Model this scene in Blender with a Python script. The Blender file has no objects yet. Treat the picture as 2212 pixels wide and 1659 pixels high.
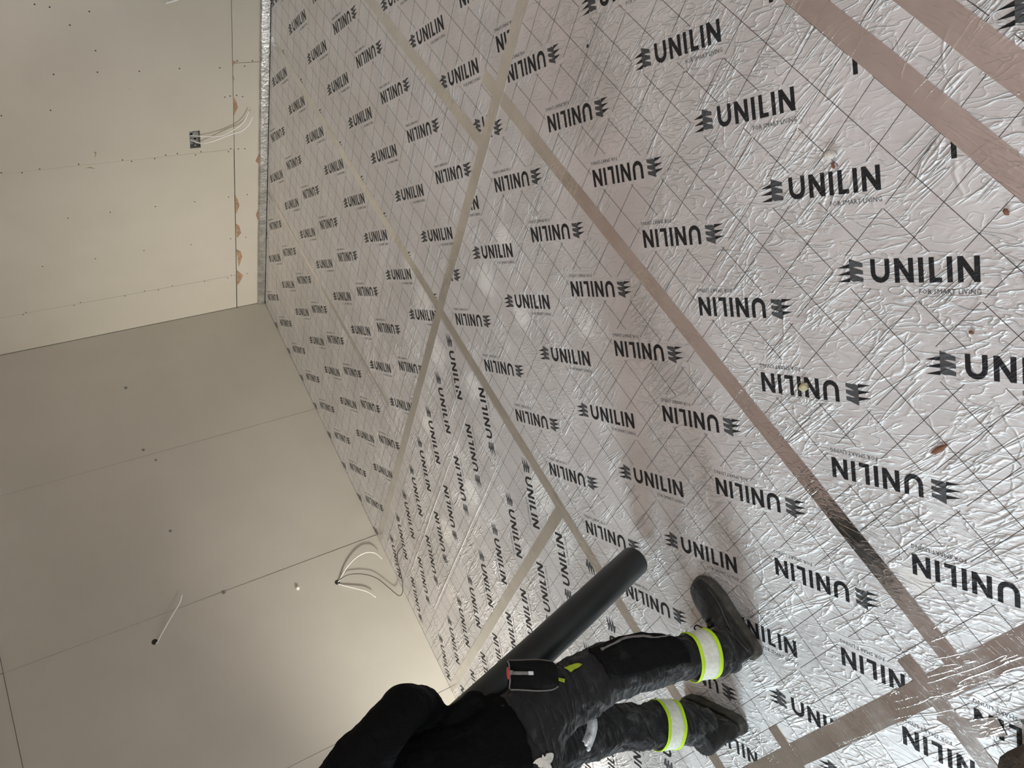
import bpy, bmesh, math, random
from mathutils import Vector, Matrix, noise as mnoise

# ------------------------------------------------------------------ camera, world, lights, exposure
SC = bpy.context.scene
COL = SC.collection
random.seed(7)

cam_d = bpy.data.cameras.new('camera')
cam_d.sensor_fit = 'HORIZONTAL'
cam_d.sensor_width = 36.0
cam_d.lens = 36.0 * 1703.75 / 2212.0
cam_d.clip_start = 0.05
cam = bpy.data.objects.new('camera', cam_d)
COL.objects.link(cam)
RX = Vector((0.48141691, 0.24962597, -0.84019321))      # image right
RY = Vector((0.75293907, -0.60849399, 0.25063484))      # image down
RZ = Vector((-0.44868755, -0.75327414, -0.48089244))    # view direction
M = Matrix((RX, -RY, -RZ)).transposed().to_4x4()
M.translation = Vector((4.6499, 5.26663, 1.667))
cam.matrix_world = M
SC.camera = cam

w = bpy.data.worlds.new('world'); SC.world = w
w.use_nodes = True
w.node_tree.nodes['Background'].inputs[0].default_value = (0.9, 0.92, 1.0, 1)
w.node_tree.nodes['Background'].inputs[1].default_value = 0.02


def lamp(name, loc, target, size, power, color):
    d = bpy.data.lights.new(name, 'AREA')
    d.shape = 'RECTANGLE'; d.size = size[0]; d.size_y = size[1]
    d.energy = power; d.color = color
    o = bpy.data.objects.new(name, d); COL.objects.link(o)
    o.location = loc
    o.rotation_euler = (Vector(target) - Vector(loc)).to_track_quat('-Z', 'Y').to_euler()
    return o


# a work light low on the floor beyond the right edge, a tripod floodlight tilted down at the floor, plus two added fill lights
def spot(name, loc, target, angle, blend, power, radius, color):
    d = bpy.data.lights.new(name, 'SPOT')
    d.spot_size = math.radians(angle); d.spot_blend = blend
    d.energy = power; d.color = color; d.shadow_soft_size = radius
    o = bpy.data.objects.new(name, d); COL.objects.link(o)
    o.location = loc
    o.rotation_euler = (Vector(target) - Vector(loc)).to_track_quat('-Z', 'Y').to_euler()
    return o


spot('low_work_light', (6.0, 1.35, 0.46), (2.8, 0.60, -0.36), 64, 1.0, 700, .16, (1.0, 0.955, 0.875))
spot('tripod_floodlight', (6.8, 1.1, 2.3), (3.8, 3.7, 0.0), 80, .8, 410, .58, (0.80, 0.94, 1.0))
spot('added_up_fill', (6.2, 5.9, 1.2), (3.1, 4.2, 2.72), 66, .8, 430, .15, (1.0, 0.97, 0.96))  # added fill, aimed up to brighten the ceiling that the foil reflects
lamp('added_overhead_fill', (5.9, 5.6, 2.55), (4.2, 4.3, 0.0), (0.9, 0.5), 44, (0.87, 0.95, 1.0))  # unseen overhead fill, added to lift the floor and the person

SC.view_settings.view_transform = 'Standard'
SC.view_settings.look = 'None'
SC.view_settings.gamma = 1.0
SC.view_settings.exposure = 0.0
SC.view_settings.use_curve_mapping = False
SC.cycles.max_bounces = 8
SC.cycles.diffuse_bounces = 5
SC.cycles.glossy_bounces = 4


# ------------------------------------------------------------------ helpers
def link(name, me, parent=None, mats=()):
    o = bpy.data.objects.new(name, me)
    COL.objects.link(o)
    if parent is not None:
        o.parent = parent
    for m in mats:
        me.materials.append(m)
    return o


def mesh(name, verts, faces, mats, parent=None, smooth=False, idx=None):
    me = bpy.data.meshes.new(name)
    me.from_pydata([tuple(v) for v in verts], [], [tuple(f) for f in faces])
    if not isinstance(mats, (list, tuple)):
        mats = [mats]
    o = link(name, me, parent, mats)
    if idx:
        me.polygons.foreach_set('material_index', idx)
    if smooth:
        me.polygons.foreach_set('use_smooth', [True] * len(me.polygons))
    me.update()
    return o


def from_bm(name, bm, mats, parent=None, smooth=False):
    me = bpy.data.meshes.new(name)
    bm.normal_update()
    bm.to_mesh(me); bm.free()
    if not isinstance(mats, (list, tuple)):
        mats = [mats]
    o = link(name, me, parent, mats)
    if smooth:
        me.polygons.foreach_set('use_smooth', [True] * len(me.polygons))
    return o


def empty(name, loc=(0, 0, 0)):
    o = bpy.data.objects.new(name, None)
    o.empty_display_size = 0.1
    COL.objects.link(o)
    o.location = loc
    return o


def tag(o, label, cat, group=None, kind=None):
    o['label'] = label
    if cat: o['category'] = cat
    if group: o['group'] = group
    if kind: o['kind'] = kind
    return o


def box_vf(x0, x1, y0, y1, z0, z1):
    v = [(x0, y0, z0), (x1, y0, z0), (x1, y1, z0), (x0, y1, z0), (x0, y0, z1), (x1, y0, z1), (x1, y1, z1), (x0, y1, z1)]
    f = [(3, 2, 1, 0), (4, 5, 6, 7), (0, 1, 5, 4), (1, 2, 6, 5), (2, 3, 7, 6), (3, 0, 4, 7)]
    return v, f


def box(name, x0, x1, y0, y1, z0, z1, mats, parent=None, bevel=0.0):
    v, f = box_vf(x0, x1, y0, y1, z0, z1)
    if bevel:
        bm = bmesh.new()
        vs = [bm.verts.new(p) for p in v]
        for q in f: bm.faces.new([vs[i] for i in q])
        bmesh.ops.bevel(bm, geom=bm.edges[:], offset=bevel, segments=1, affect='EDGES')
        return from_bm(name, bm, mats, parent)
    return mesh(name, v, f, mats, parent)


def catmull(pts, n=6):
    pts = [Vector(p) for p in pts]
    P = [pts[0] * 2 - pts[1]] + pts + [pts[-1] * 2 - pts[-2]]
    out = []
    for i in range(1, len(P) - 2):
        a, b, c, d = P[i - 1], P[i], P[i + 1], P[i + 2]
        for k in range(n):
            t = k / n
            out.append(0.5 * ((2 * b) + (c - a) * t + (2 * a - 5 * b + 4 * c - d) * t * t + (3 * b - a - 3 * c + d) * t ** 3))
    out.append(pts[-1])
    return out


def rings_vf(path, radii, seg=16, ref=(0, 1, 0), caps=True):
    """Loft along path; radii: (ru, rv) per point, rv along ref, ru across it."""
    V, F = [], []
    n = len(path)
    ref = Vector(ref)
    for i, p in enumerate(path):
        p = Vector(p)
        a = Vector(path[max(0, i - 1)]); b = Vector(path[min(n - 1, i + 1)])
        t = (b - a).normalized()
        v = (ref - t * ref.dot(t))
        if v.length < 1e-4: v = t.orthogonal()
        v.normalize(); u = v.cross(t).normalized()
        r = radii[i]
        ru, rv = r if isinstance(r, (tuple, list)) else (r, r)
        for k in range(seg):
            th = 2 * math.pi * k / seg
            V.append(p + u * (ru * math.cos(th)) + v * (rv * math.sin(th)))
    for i in range(n - 1):
        for k in range(seg):
            a = i * seg + k; b = i * seg + (k + 1) % seg
            F.append((a, b, b + seg, a + seg))
    if caps:
        c0 = len(V); V.append(Vector(path[0])); c1 = len(V); V.append(Vector(path[-1]))
        for k in range(seg):
            F.append((c0, (k + 1) % seg, k))
            F.append((c1, (n - 1) * seg + k, (n - 1) * seg + (k + 1) % seg))
    return V, F


def interp(path, radii, m=5):
    """Smooth path and radii together."""
    P = catmull(path, m)
    R = [(r if isinstance(r, (tuple, list)) else (r, r)) for r in radii]
    Q = catmull([(a, b, 0) for a, b in R], m)
    return P, [(max(q.x, .002), max(q.y, .002)) for q in Q]


def tube(name, pts, r, mat, parent=None, seg=8, n=6):
    P = catmull(pts, n)
    V, F = rings_vf(P, [r] * len(P), seg, (0.31, 0.87, 0.38))
    return mesh(name, V, F, mat, parent, smooth=True)


def merge(parts):
    V, F = [], []
    for v, f in parts:
        o = len(V)
        V += list(v)
        F += [tuple(i + o for i in q) for q in f]
    return V, F


def ellipsoid_vf(c, r, seg=20, ring=12, rot=None):
    V, F = [], []
    c = Vector(c)
    for i in range(ring + 1):
        ph = math.pi * i / ring
        for k in range(seg):
            th = 2 * math.pi * k / seg
            p = Vector((r[0] * math.sin(ph) * math.cos(th), r[1] * math.sin(ph) * math.sin(th), r[2] * math.cos(ph)))
            if rot: p = rot @ p
            V.append(c + p)
    for i in range(ring):
        for k in range(seg):
            a = i * seg + k; b = i * seg + (k + 1) % seg
            F.append((a, a + seg, b + seg, b))
    return V, F


# ------------------------------------------------------------------ materials
class NT:
    def __init__(s, name):
        s.m = bpy.data.materials.new(name); s.m.use_nodes = True
        s.t = s.m.node_tree; s.b = s.t.nodes['Principled BSDF']
    def n(s, typ, **kw):
        x = s.t.nodes.new(typ)
        for k, v in kw.items():
            if k.startswith('i_'):
                key = k[2:]
                x.inputs[int(key) if key.isdigit() else key.replace('_', ' ')].default_value = v
            else: setattr(x, k, v)
        return x
    def l(s, a, b): s.t.links.new(a, b)
    def math(s, op, a, b=None, c=None, clamp=False):
        x = s.t.nodes.new('ShaderNodeMath'); x.operation = op; x.use_clamp = clamp
        for i, q in enumerate((a, b, c)):
            if q is None: continue
            if isinstance(q, (int, float)): x.inputs[i].default_value = q
            else: s.l(q, x.inputs[i])
        return x.outputs[0]
    def smooth(s, v, a, b, lo=0.0, hi=1.0):
        x = s.t.nodes.new('ShaderNodeMapRange'); x.interpolation_type = 'SMOOTHSTEP'
        s.l(v, x.inputs[0])
        for i, q in zip((1, 2, 3, 4), (a, b, lo, hi)): x.inputs[i].default_value = q
        return x.outputs[0]
    def mix(s, f, a, b):
        x = s.t.nodes.new('ShaderNodeMix'); x.data_type = 'RGBA'
        for i, q in ((0, f), (6, a), (7, b)):
            if isinstance(q, (int, float)): x.inputs[i].default_value = q
            elif isinstance(q, tuple): x.inputs[i].default_value = q if len(q) == 4 else (*q, 1)
            else: s.l(q, x.inputs[i])
        return x.outputs[2]
    def coords(s, rot=0.0, scale=(1, 1, 1)):
        """Object coordinates in a frame turned by rot, then multiplied by scale along that frame."""
        tc = s.n('ShaderNodeTexCoord'); mp = s.n('ShaderNodeMapping', vector_type='TEXTURE')
        mp.inputs['Rotation'].default_value = (0, 0, rot); mp.inputs['Scale'].default_value = tuple(1 / k for k in scale)
        s.l(tc.outputs['Object'], mp.inputs['Vector'])
        return mp.outputs[0]
    def noise(s, vec, scale, detail=2.0, rough=0.5, dist=0.0):
        x = s.n('ShaderNodeTexNoise'); s.l(vec, x.inputs['Vector'])
        x.inputs['Scale'].default_value = scale; x.inputs['Detail'].default_value = detail
        x.inputs['Roughness'].default_value = rough; x.inputs['Distortion'].default_value = dist
        return x.outputs['Fac']
    def bump(s, h, strength=1.0, dist=1.0):
        x = s.n('ShaderNodeBump'); x.inputs['Strength'].default_value = strength
        x.inputs['Distance'].default_value = dist; s.l(h, x.inputs['Height'])
        s.l(x.outputs[0], s.b.inputs['Normal'])
        return x
    def set(s, **kw):
        for k, v in kw.items():
            i = s.b.inputs[k.replace('_', ' ')]
            if isinstance(v, (int, float, tuple)): i.default_value = (*v, 1) if isinstance(v, tuple) and len(v) == 3 else v
            else: s.l(v, i)
        return s


def ridge(N, f, power):
    a = N.math('MULTIPLY_ADD', f, 2.0, -1.0)
    a = N.math('ABSOLUTE', a)
    a = N.math('SUBTRACT', 1.0, a)
    return N.math('POWER', a, power)


def foil_height(N, k=1.0):
    """Crumpled foil relief in metres, shared by the foil and by everything printed on it."""
    base = N.coords()
    big = N.noise(base, 2.3, 2)
    # short wavy wrinkles, long across the print diagonal
    c1 = N.coords(math.radians(47), (13, 34, 1))
    r1 = ridge(N, N.noise(c1, 1.0, 1.5, .5, .9), 14)
    c1b = N.coords(math.radians(38), (26, 80, 1))
    r1b = ridge(N, N.noise(c1b, 1.0, 1.0, .5, 1.2), 6)
    # creases that wander along the board
    c2 = N.coords(math.radians(84), (3.5, 26, 1))
    r2 = ridge(N, N.noise(c2, 1.0, 2.5, .55, .8), 26)
    vor = N.n('ShaderNodeTexVoronoi', feature='DISTANCE_TO_EDGE')
    wv = N.n('ShaderNodeVectorMath', operation='ADD')
    nz = N.n('ShaderNodeTexNoise'); N.l(base, nz.inputs['Vector']); nz.inputs['Scale'].default_value = 9
    sc = N.n('ShaderNodeVectorMath', operation='SCALE'); N.l(nz.outputs['Color'], sc.inputs[0]); sc.inputs['Scale'].default_value = .09
    N.l(base, wv.inputs[0]); N.l(sc.outputs[0], wv.inputs[1]); N.l(wv.outputs[0], vor.inputs['Vector'])
    vor.inputs['Scale'].default_value = 7.5
    v = N.smooth(vor.outputs['Distance'], 0.0, .045, 1.0, 0.0)
    m1 = N.smooth(big, .36, .62)
    m2 = N.smooth(N.noise(base, 5.0, 1), .45, .58)
    # wear grows towards the middle of the room where people walk
    sep = N.n('ShaderNodeSeparateXYZ'); N.l(base, sep.inputs[0])
    walk = N.smooth(N.math('ADD', sep.outputs[0], N.math('MULTIPLY', sep.outputs[1], .55)), 3.6, 6.0, .25, 1.0)
    h = N.math('MULTIPLY', N.math('MULTIPLY', r1, N.math('MULTIPLY_ADD', m1, .75, .25)), .0034)
    h = N.math('MULTIPLY_ADD', N.math('MULTIPLY', r1b, m1), .0008, h)
    h = N.math('MULTIPLY', h, walk)
    h = N.math('MULTIPLY_ADD', N.math('MULTIPLY', r2, m2), .0046, h)
    h = N.math('MULTIPLY_ADD', N.math('MULTIPLY', v, N.math('MULTIPLY', m2, walk)), .0020, h)
    h = N.math('MULTIPLY_ADD', N.noise(base, 34, 2), .0011, h)
    h = N.math('MULTIPLY_ADD', big, .006, h)
    return h if k == 1.0 else N.math('MULTIPLY', h, k)


def m_foil():
    N = NT('crumpled_foil')
    base = N.coords()
    h = foil_height(N)
    N.bump(h)
    tone = N.noise(base, 3.1, 3, .6)
    col = N.mix(N.smooth(tone, .35, .68), (.82, .815, .82), (.90, .895, .90))
    # plaster dust trodden on the foil, in spots of its own
    spots = [(3.32, 3.30, .085), (2.713, 2.93, .10), (2.30, 2.36, .13), (2.12, 2.45, .10), (2.52, 2.22, .12), (2.86, 2.35, .10), (2.60, 1.70, .10),
             (3.12, 1.75, .10), (3.5, 2.35, .13), (3.75, 2.3, .12), (3.0, 3.0, .09), (3.05, 1.2, .1), (4.0, 2.6, .1), (3.3, .8, .12), (2.75, 3.2, .08), (4.62, 3.75, .06)]
    acc = None
    for x, y, r in spots:
        d = N.n('ShaderNodeVectorMath', operation='DISTANCE'); N.l(base, d.inputs[0]); d.inputs[1].default_value = (x, y, 0)
        a = N.smooth(d.outputs['Value'], r * .2, r * 1.25, 1.0, 0.0)
        acc = a if acc is None else N.math('MAXIMUM', acc, a)
    nz = N.noise(base, 26, 5, .68)
    dust = N.math('MULTIPLY', N.smooth(N.math('MULTIPLY_ADD', acc, .30, nz), .52, .74), acc)
    faint = N.smooth(N.noise(base, 11, 6, .72), .56, .80, 0, .22)
    dust = N.math('MAXIMUM', N.math('MULTIPLY', dust, .85), faint)
    N.set(Base_Color=N.mix(dust, col, (.88, .86, .81)), Metallic=N.math('MULTIPLY_ADD', dust, -.68, .68),
          Roughness=N.math('MULTIPLY_ADD', dust, .3, N.smooth(tone, .3, .7, .52, .62)))
    return N.m


def m_ink(name, c, rough=.45):
    N = NT(name)
    N.bump(foil_height(N, .8))
    wear = N.smooth(N.noise(N.coords(), 42, 4, .7), .60, .80, 0, .5)
    N.set(Base_Color=N.mix(wear, c, (.22, .22, .22)), Metallic=N.math('MULTIPLY', wear, .7), Roughness=rough)
    N.b.inputs['Specular IOR Level'].default_value = .35
    return N.m


def m_tape():
    N = NT('aluminium_tape')
    base = N.coords()
    h = N.math('MULTIPLY', foil_height(N), .14)
    c = N.coords(math.radians(10), (9, 70, 1))
    h = N.math('MULTIPLY_ADD', ridge(N, N.noise(c, 1, 2, .5, .6), 8), .00035, h)
    N.bump(h)
    t = N.noise(base, 8, 3)
    N.set(Base_Color=N.mix(N.smooth(t, .35, .7), (.80, .785, .775), (.88, .87, .865)), Metallic=1.0, Roughness=N.smooth(t, .3, .7, .16, .25))
    return N.m


def m_plasterboard(name, a, b):
    N = NT(name)
    base = N.coords()
    t = N.noise(base, 1.6, 4, .6)
    f = N.noise(base, 260, 2, .6)
    h = N.math('MULTIPLY_ADD', f, .00025, N.math('MULTIPLY', N.noise(base, 3, 2), .002))
    N.bump(h)
    scuff = N.smooth(N.noise(base, 7, 6, .72), .62, .80, 0, .25)
    N.set(Base_Color=N.mix(scuff, N.mix(N.smooth(t, .3, .7), a, b), tuple(min(1, x * 1.12) for x in a)), Roughness=.78)
    N.b.inputs['Specular IOR Level'].default_value = .3
    return N.m


def m_plain(name, c, rough=.6, metal=0.0, bump=0.0, scale=40, spec=.5, var=0.0):
    N = NT(name)
    base = N.coords()
    if bump:
        N.bump(N.math('MULTIPLY', N.noise(base, scale, 4, .6), bump))
    if var:
        t = N.smooth(N.noise(base, scale * .35, 4, .65), .35, .7)
        N.set(Base_Color=N.mix(t, tuple(x * (1 - var) for x in c), tuple(min(1, x * (1 + var)) for x in c)))
    else:
        N.set(Base_Color=c)
    N.set(Roughness=rough, Metallic=metal)
    N.b.inputs['Specular IOR Level'].default_value = spec
    return N.m


def m_cloth(name, c, dust=(.22, .225, .23), amt=.35, z_dust=None, folds=0.0):
    """Work cloth: dark twill with pale site dust rubbed into it, more of it low down on the legs."""
    N = NT(name)
    base = N.coords()
    h = N.math('MULTIPLY', N.noise(base, 900, 1), .0002)
    h = N.math('MULTIPLY_ADD', N.noise(base, 22, 3, .55, .6), .012, h)
    if folds:
        h = N.math('MULTIPLY_ADD', ridge(N, N.noise(N.coords(0, (4.5, 4.5, 17)), 1.0, 2, .5, 1.0), 5), folds, h)
    N.bump(h)
    t = N.smooth(N.noise(base, 9, 5, .68), .52, .82, 0, amt)
    if z_dust:
        sep = N.n('ShaderNodeSeparateXYZ'); N.l(base, sep.inputs[0])
        t = N.math('MULTIPLY', t, N.smooth(sep.outputs[2], z_dust[0], z_dust[1], 1.0, .12))
    N.set(Base_Color=N.mix(t, c, dust), Roughness=.82)
    N.b.inputs['Specular IOR Level'].default_value = .25 if c[0] > .01 else .1
    N.b.inputs['Sheen Weight'].default_value = .15 if c[0] > .01 else .0
    N.b.inputs['Sheen Roughness'].default_value = .5
    return N.m


FOIL = m_foil()
FOILEDGE = m_plain('crinkled_edge_foil', (.66, .655, .64), .32, .9, bump=.004, scale=45, var=.22)
INK = m_ink('black_print', (.017, .017, .020))
INKG = m_ink('grey_print', (.085, .088, .092))
INKL = m_ink('line_print', (.10, .085, .08))
TAPE = m_tape()
PB_B = m_plasterboard('plasterboard_paper', (.505, .483, .42), (.54, .518, .45))
PB_A = m_plasterboard('plasterboard_paper_end', (.575, .54, .455), (.61, .575, .49))
PB_C = m_plasterboard('ceiling_board', (.68, .54, .50), (.72, .58, .54))
DARK = m_plain('dark_cavity', (.03, .025, .02), .9)
CORE = m_plain('torn_brown_paper', (.42, .27, .17), .85, bump=.002, scale=90, var=.25)
SCREW = m_plain('screw_steel', (.045, .04, .035), .5, .6)
FILLER = m_plain('grey_filler', (.23, .22, .20), .85, bump=.002, scale=120, var=.2)
STAIN = m_plain('glue_smear', (.34, .28, .15), .6, bump=.002, scale=60, var=.25)
PLASTER = m_plain('plaster', (.80, .77, .70), .85, bump=.006, scale=90, var=.1)
FOAM = m_plain('yellow_foam', (.74, .66, .42), .85, bump=.008, scale=90, var=.2)
RUST = m_plain('rusty_fleck', (.24, .10, .06), .7, bump=.003, scale=90)
WHITE = m_plain('white_cable_sheath', (.90, .89, .85), .4)
BROWNW = m_plain('dark_cable_sheath', (.02, .014, .012), .45)
GALV = m_plain('galvanised_steel', (.36, .37, .36), .42, .9, bump=.002, scale=70, var=.15)
CREAM = m_plain('lump_white', (.84, .82, .75), .7, bump=.004, scale=110)
TROUSER = m_cloth('charcoal_trousers', (.018, .018, .019), (.28, .29, .30), .9, (.28, .60), .016)
JACKET = m_cloth('black_jacket', (.0035, .0035, .004), (.03, .03, .03), .2)
PADCLOTH = m_cloth('kneepad_cloth', (.009, .009, .009), (.10, .10, .10), .3)
LEATHER = m_cloth('dusty_black_leather', (.020, .020, .019), (.17, .18, .18), .6)
RUBBER = m_plain('dusty_sole_rubber', (.075, .070, .058), .8, bump=.002, scale=80, var=.3)
REFL = m_plain('reflective_band', (.88, .90, .80), .38, 0, bump=.0015, scale=220, var=.08)
FLUO = m_plain('fluorescent_yellow', (.62, .95, .02), .6)
FLUO2 = m_plain('yellow_lining', (.42, .52, .03), .75, bump=.002, scale=150)
PIPE = m_plain('black_plastic_tube', (.011, .014, .015), .42, 0, bump=.0006, scale=14, var=.2)
SILVER = m_plain('bright_steel', (.92, .92, .95), .35, .3)
STRAP = m_plain('silver_strap', (.80, .82, .84), .35, .45, bump=.004, scale=60)
REDP = m_plain('red_plastic', (.55, .07, .06), .45)
PIPING = m_plain('grey_piping', (.20, .19, .185), .6)
SKIN = m_plain('skin', (.55, .34, .25), .55, bump=.001, scale=200)
HAIR = m_plain('dark_hair', (.03, .022, .016), .7, bump=.01, scale=220)
EYEW = m_plain('eye_white', (.8, .78, .75), .3)
BAG = m_plain('dark_brown_canvas', (.060, .044, .028), .9, bump=.006, scale=70, var=.35)
CONC = m_plain('concrete_slab', (.32, .31, .29), .85, bump=.004, scale=20)


# ------------------------------------------------------------------ the printed foil boards of the floor
def logo_polys():
    """One wordmark in its own frame: s along the text, t up, origin at the left tip of the emblem. Metres."""
    P = []
    B, T = -.0198, .0362            # baseline, cap height
    st = .0118
    def q(*p, m=0): P.append((list(p), m))
    for k in range(3):              # emblem: three stacked leaves, each with a pointed dark wing
        y = .0165 - .0168 * k; yl = .0389 - .0175 * k
        q((0.0, y), (.0345, y - .0005), (.0345, y + .0100), m=0)
        q((.0345, yl), (.0345, yl - .0173), (.0440, yl - .0205), (.0540, yl - .0195), (.0700, yl - .0212), (.0700, yl - .0115), m=1)
    # U
    l, r = .0905, .1386
    yb = B + .024
    q((l, yb), (l + st, yb), (l + st, T), (l, T)); q((r - st, yb), (r, yb), (r, T), (r - st, T))
    cx, ro = (l + r) / 2, (r - l) / 2
    ri = ro - st
    n = 8
    for i in range(n):
        a0 = math.pi + math.pi * i / n; a1 = math.pi + math.pi * (i + 1) / n
        f = lambda rad, a, ky: (cx + rad * math.cos(a), yb + rad * ky * math.sin(a))
        q(f(ri, a0, .95), f(ro, a0, 1.0), f(ro, a1, 1.0), f(ri, a1, .95))
    def letter_n(l, r):
        q((l, B), (l + st, B), (l + st, T), (l, T)); q((r - st, B), (r, B), (r, T), (r - st, T))
        q((l + st, T), (l + st, T - .0215), (r - st, B), (r - st, B + .0215))
    letter_n(.1505, .1962)
    q((.2077, B), (.2077 + st, B), (.2077 + st, T), (.2077, T))
    q((.2325, B), (.2325 + st, B), (.2325 + st, T), (.2325, T)); q((.2325 + st, B), (.2610, B), (.2610, B + .0105), (.2325 + st, B + .0105))
    q((.2725, B), (.2725 + st, B), (.2725 + st, T), (.2725, T))
    letter_n(.2955, .3425)
    return P


def text_polys(body, width, x0, y0):
    cu = bpy.data.curves.new('t', 'FONT'); cu.body = body; cu.size = .02; cu.resolution_u = 1
    o = bpy.data.objects.new('t', cu); COL.objects.link(o)
    bpy.context.view_layer.update()
    me = o.to_mesh()
    vs = [v.co.copy() for v in me.vertices]
    xs = [v.x for v in vs]; k = width / (max(xs) - min(xs)); mx = min(xs)
    out = [([((vs[i].x - mx) * k + x0, vs[i].y * k + y0) for i in p.vertices], 1) for p in me.polygons]
    o.to_mesh_clear()
    bpy.data.objects.remove(o); bpy.data.curves.remove(cu)
    return out


LOGO = logo_polys() + text_polys('FOR SMART LIVING', .136, .2072, -.0455)
S2 = 2 ** -.5


def print_board(board, rect, orient, u0, v0, pu=.30, pv=.79, off=(-.05, -.158), far=False):
    x0, x1, y0, y1 = rect
    # (u,v) frame -> (x,y)
    if orient == 0: to = lambda u, v: (u, v)
    else: to = lambda u, v: (v, -u)
    if orient == 0: ur, vr = (x0, x1), (y0, y1)
    else: ur, vr = (-y1, -y0), (x0, x1)
    V, F, I = [], [], []
    place = []
    for m in range(math.floor((vr[0] - v0) / pv) - 1, math.ceil((vr[1] - v0) / pv) + 2):
        for k in range(math.floor((ur[0] - u0) / pu) - 2, math.ceil((ur[1] - u0) / pu) + 3):
            for flip in (0, 1):
                a = u0 + k * pu + (off[0] if flip else 0); b = v0 + m * pv + (off[1] if flip else 0)
                e = a + (-.245 if flip else .245); g = b + (-.245 if flip else .245)
                if max(a, e) < ur[0] - .04 or min(a, e) > ur[1] + .04 or max(b, g) < vr[0] - .04 or min(b, g) > vr[1] + .04: continue
                place.append((a, b, -1 if flip else 1))
    for a, b, sg in place:
        for poly, mi in LOGO:
            i0 = len(V)
            for s, t in poly:
                u = a + sg * (s - t) * S2; v = b + sg * (s + t) * S2
                V.append((*to(u, v), .0005))
            F.append(tuple(range(i0, i0 + len(poly)))); I.append(mi)
    # grid lines every tenth of a metre, broken where a logo is printed
    boxes = ((-.012, .352, -.033, .047), (.198, .350, -.062, -.030))
    lw = .0009
    def cut(fix, along, lo, hi):
        """intervals of a line to leave out"""
        res = []
        for a, b, sg in place:
            for s0, s1, t0, t1 in boxes:
                ta, tb = lo, hi
                # u = a + sg (s-t)/√2 ; s = sg((u-a)+(v-b))/√2 ; t = sg((v-b)-(u-a))/√2
                ok = True
                for d0, d1, c0, c1 in ((s0, s1, 1, 1), (t0, t1, -1, 1)):
                    # value along the line: base + slope*x
                    if along == 'u': slope, basev = sg * c0 * S2, sg * S2 * (-c0 * a + c1 * (fix - b))
                    else: slope, basev = sg * c1 * S2, sg * S2 * (c0 * (fix - a) - c1 * b)
                    p, q_ = (d0 - basev) / slope, (d1 - basev) / slope
                    if p > q_: p, q_ = q_, p
                    ta, tb = max(ta, p), min(tb, q_)
                    if ta >= tb: ok = False; break
                if ok: res.append((ta, tb))
        return sorted(res)
    for along in ('u', 'v'):
        if along == 'u': st, ph, (lo, hi), (f0, f1) = pv / 8, v0, ur, vr
        else: st, ph, (lo, hi), (f0, f1) = pu / 3, u0 - .015, vr, ur
        for k in range(math.ceil((f0 - ph) / st), math.floor((f1 - ph) / st) + 1):
            fix = ph + k * st
            cur = lo
            for ta, tb in cut(fix, along, lo, hi) + [(hi, hi)]:
                if ta - cur > .004:
                    i0 = len(V)
                    if along == 'u': pts = [(cur, fix - lw), (ta, fix - lw), (ta, fix + lw), (cur, fix + lw)]
                    else: pts = [(fix + lw, cur), (fix + lw, ta), (fix - lw, ta), (fix - lw, cur)]
                    for u, v in pts: V.append((*to(u, v), .0003))
                    F.append((i0, i0 + 1, i0 + 2, i0 + 3)); I.append(2)
                cur = max(cur, tb)
    me = bpy.data.meshes.new('logo_print')
    me.from_pydata(V, [], F)
    me.polygons.foreach_set('material_index', I)
    bm = bmesh.new(); bm.from_mesh(me)
    e = .001
    for co, no in (((x0 + e, 0, 0), (-1, 0, 0)), ((x1 - e, 0, 0), (1, 0, 0)), ((0, y0 + e, 0), (0, -1, 0)), ((0, y1 - e, 0), (0, 1, 0))):
        bmesh.ops.bisect_plane(bm, geom=bm.verts[:] + bm.edges[:] + bm.faces[:], plane_co=co, plane_no=no, clear_outer=True)
    for f in bm.faces:
        f.normal_update()
        if f.normal.z < 0: f.normal_flip()
    bm.to_mesh(me); bm.free()
    o = link('logo_print', me, board, (INK, INKG, INKL))
    o['label'] = 'black wordmarks, emblems and thin grid lines printed on the foil'
    return o


RMX, RMY, RMZ = 8.2, 7.4, 2.72      # the room
floor = box('floor', -.2, RMX + .2, -.2, RMY + .2, -.30, -.052, CONC)
tag(floor, 'floor laid with taped silver foil insulation boards', 'floor', kind='structure')

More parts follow.
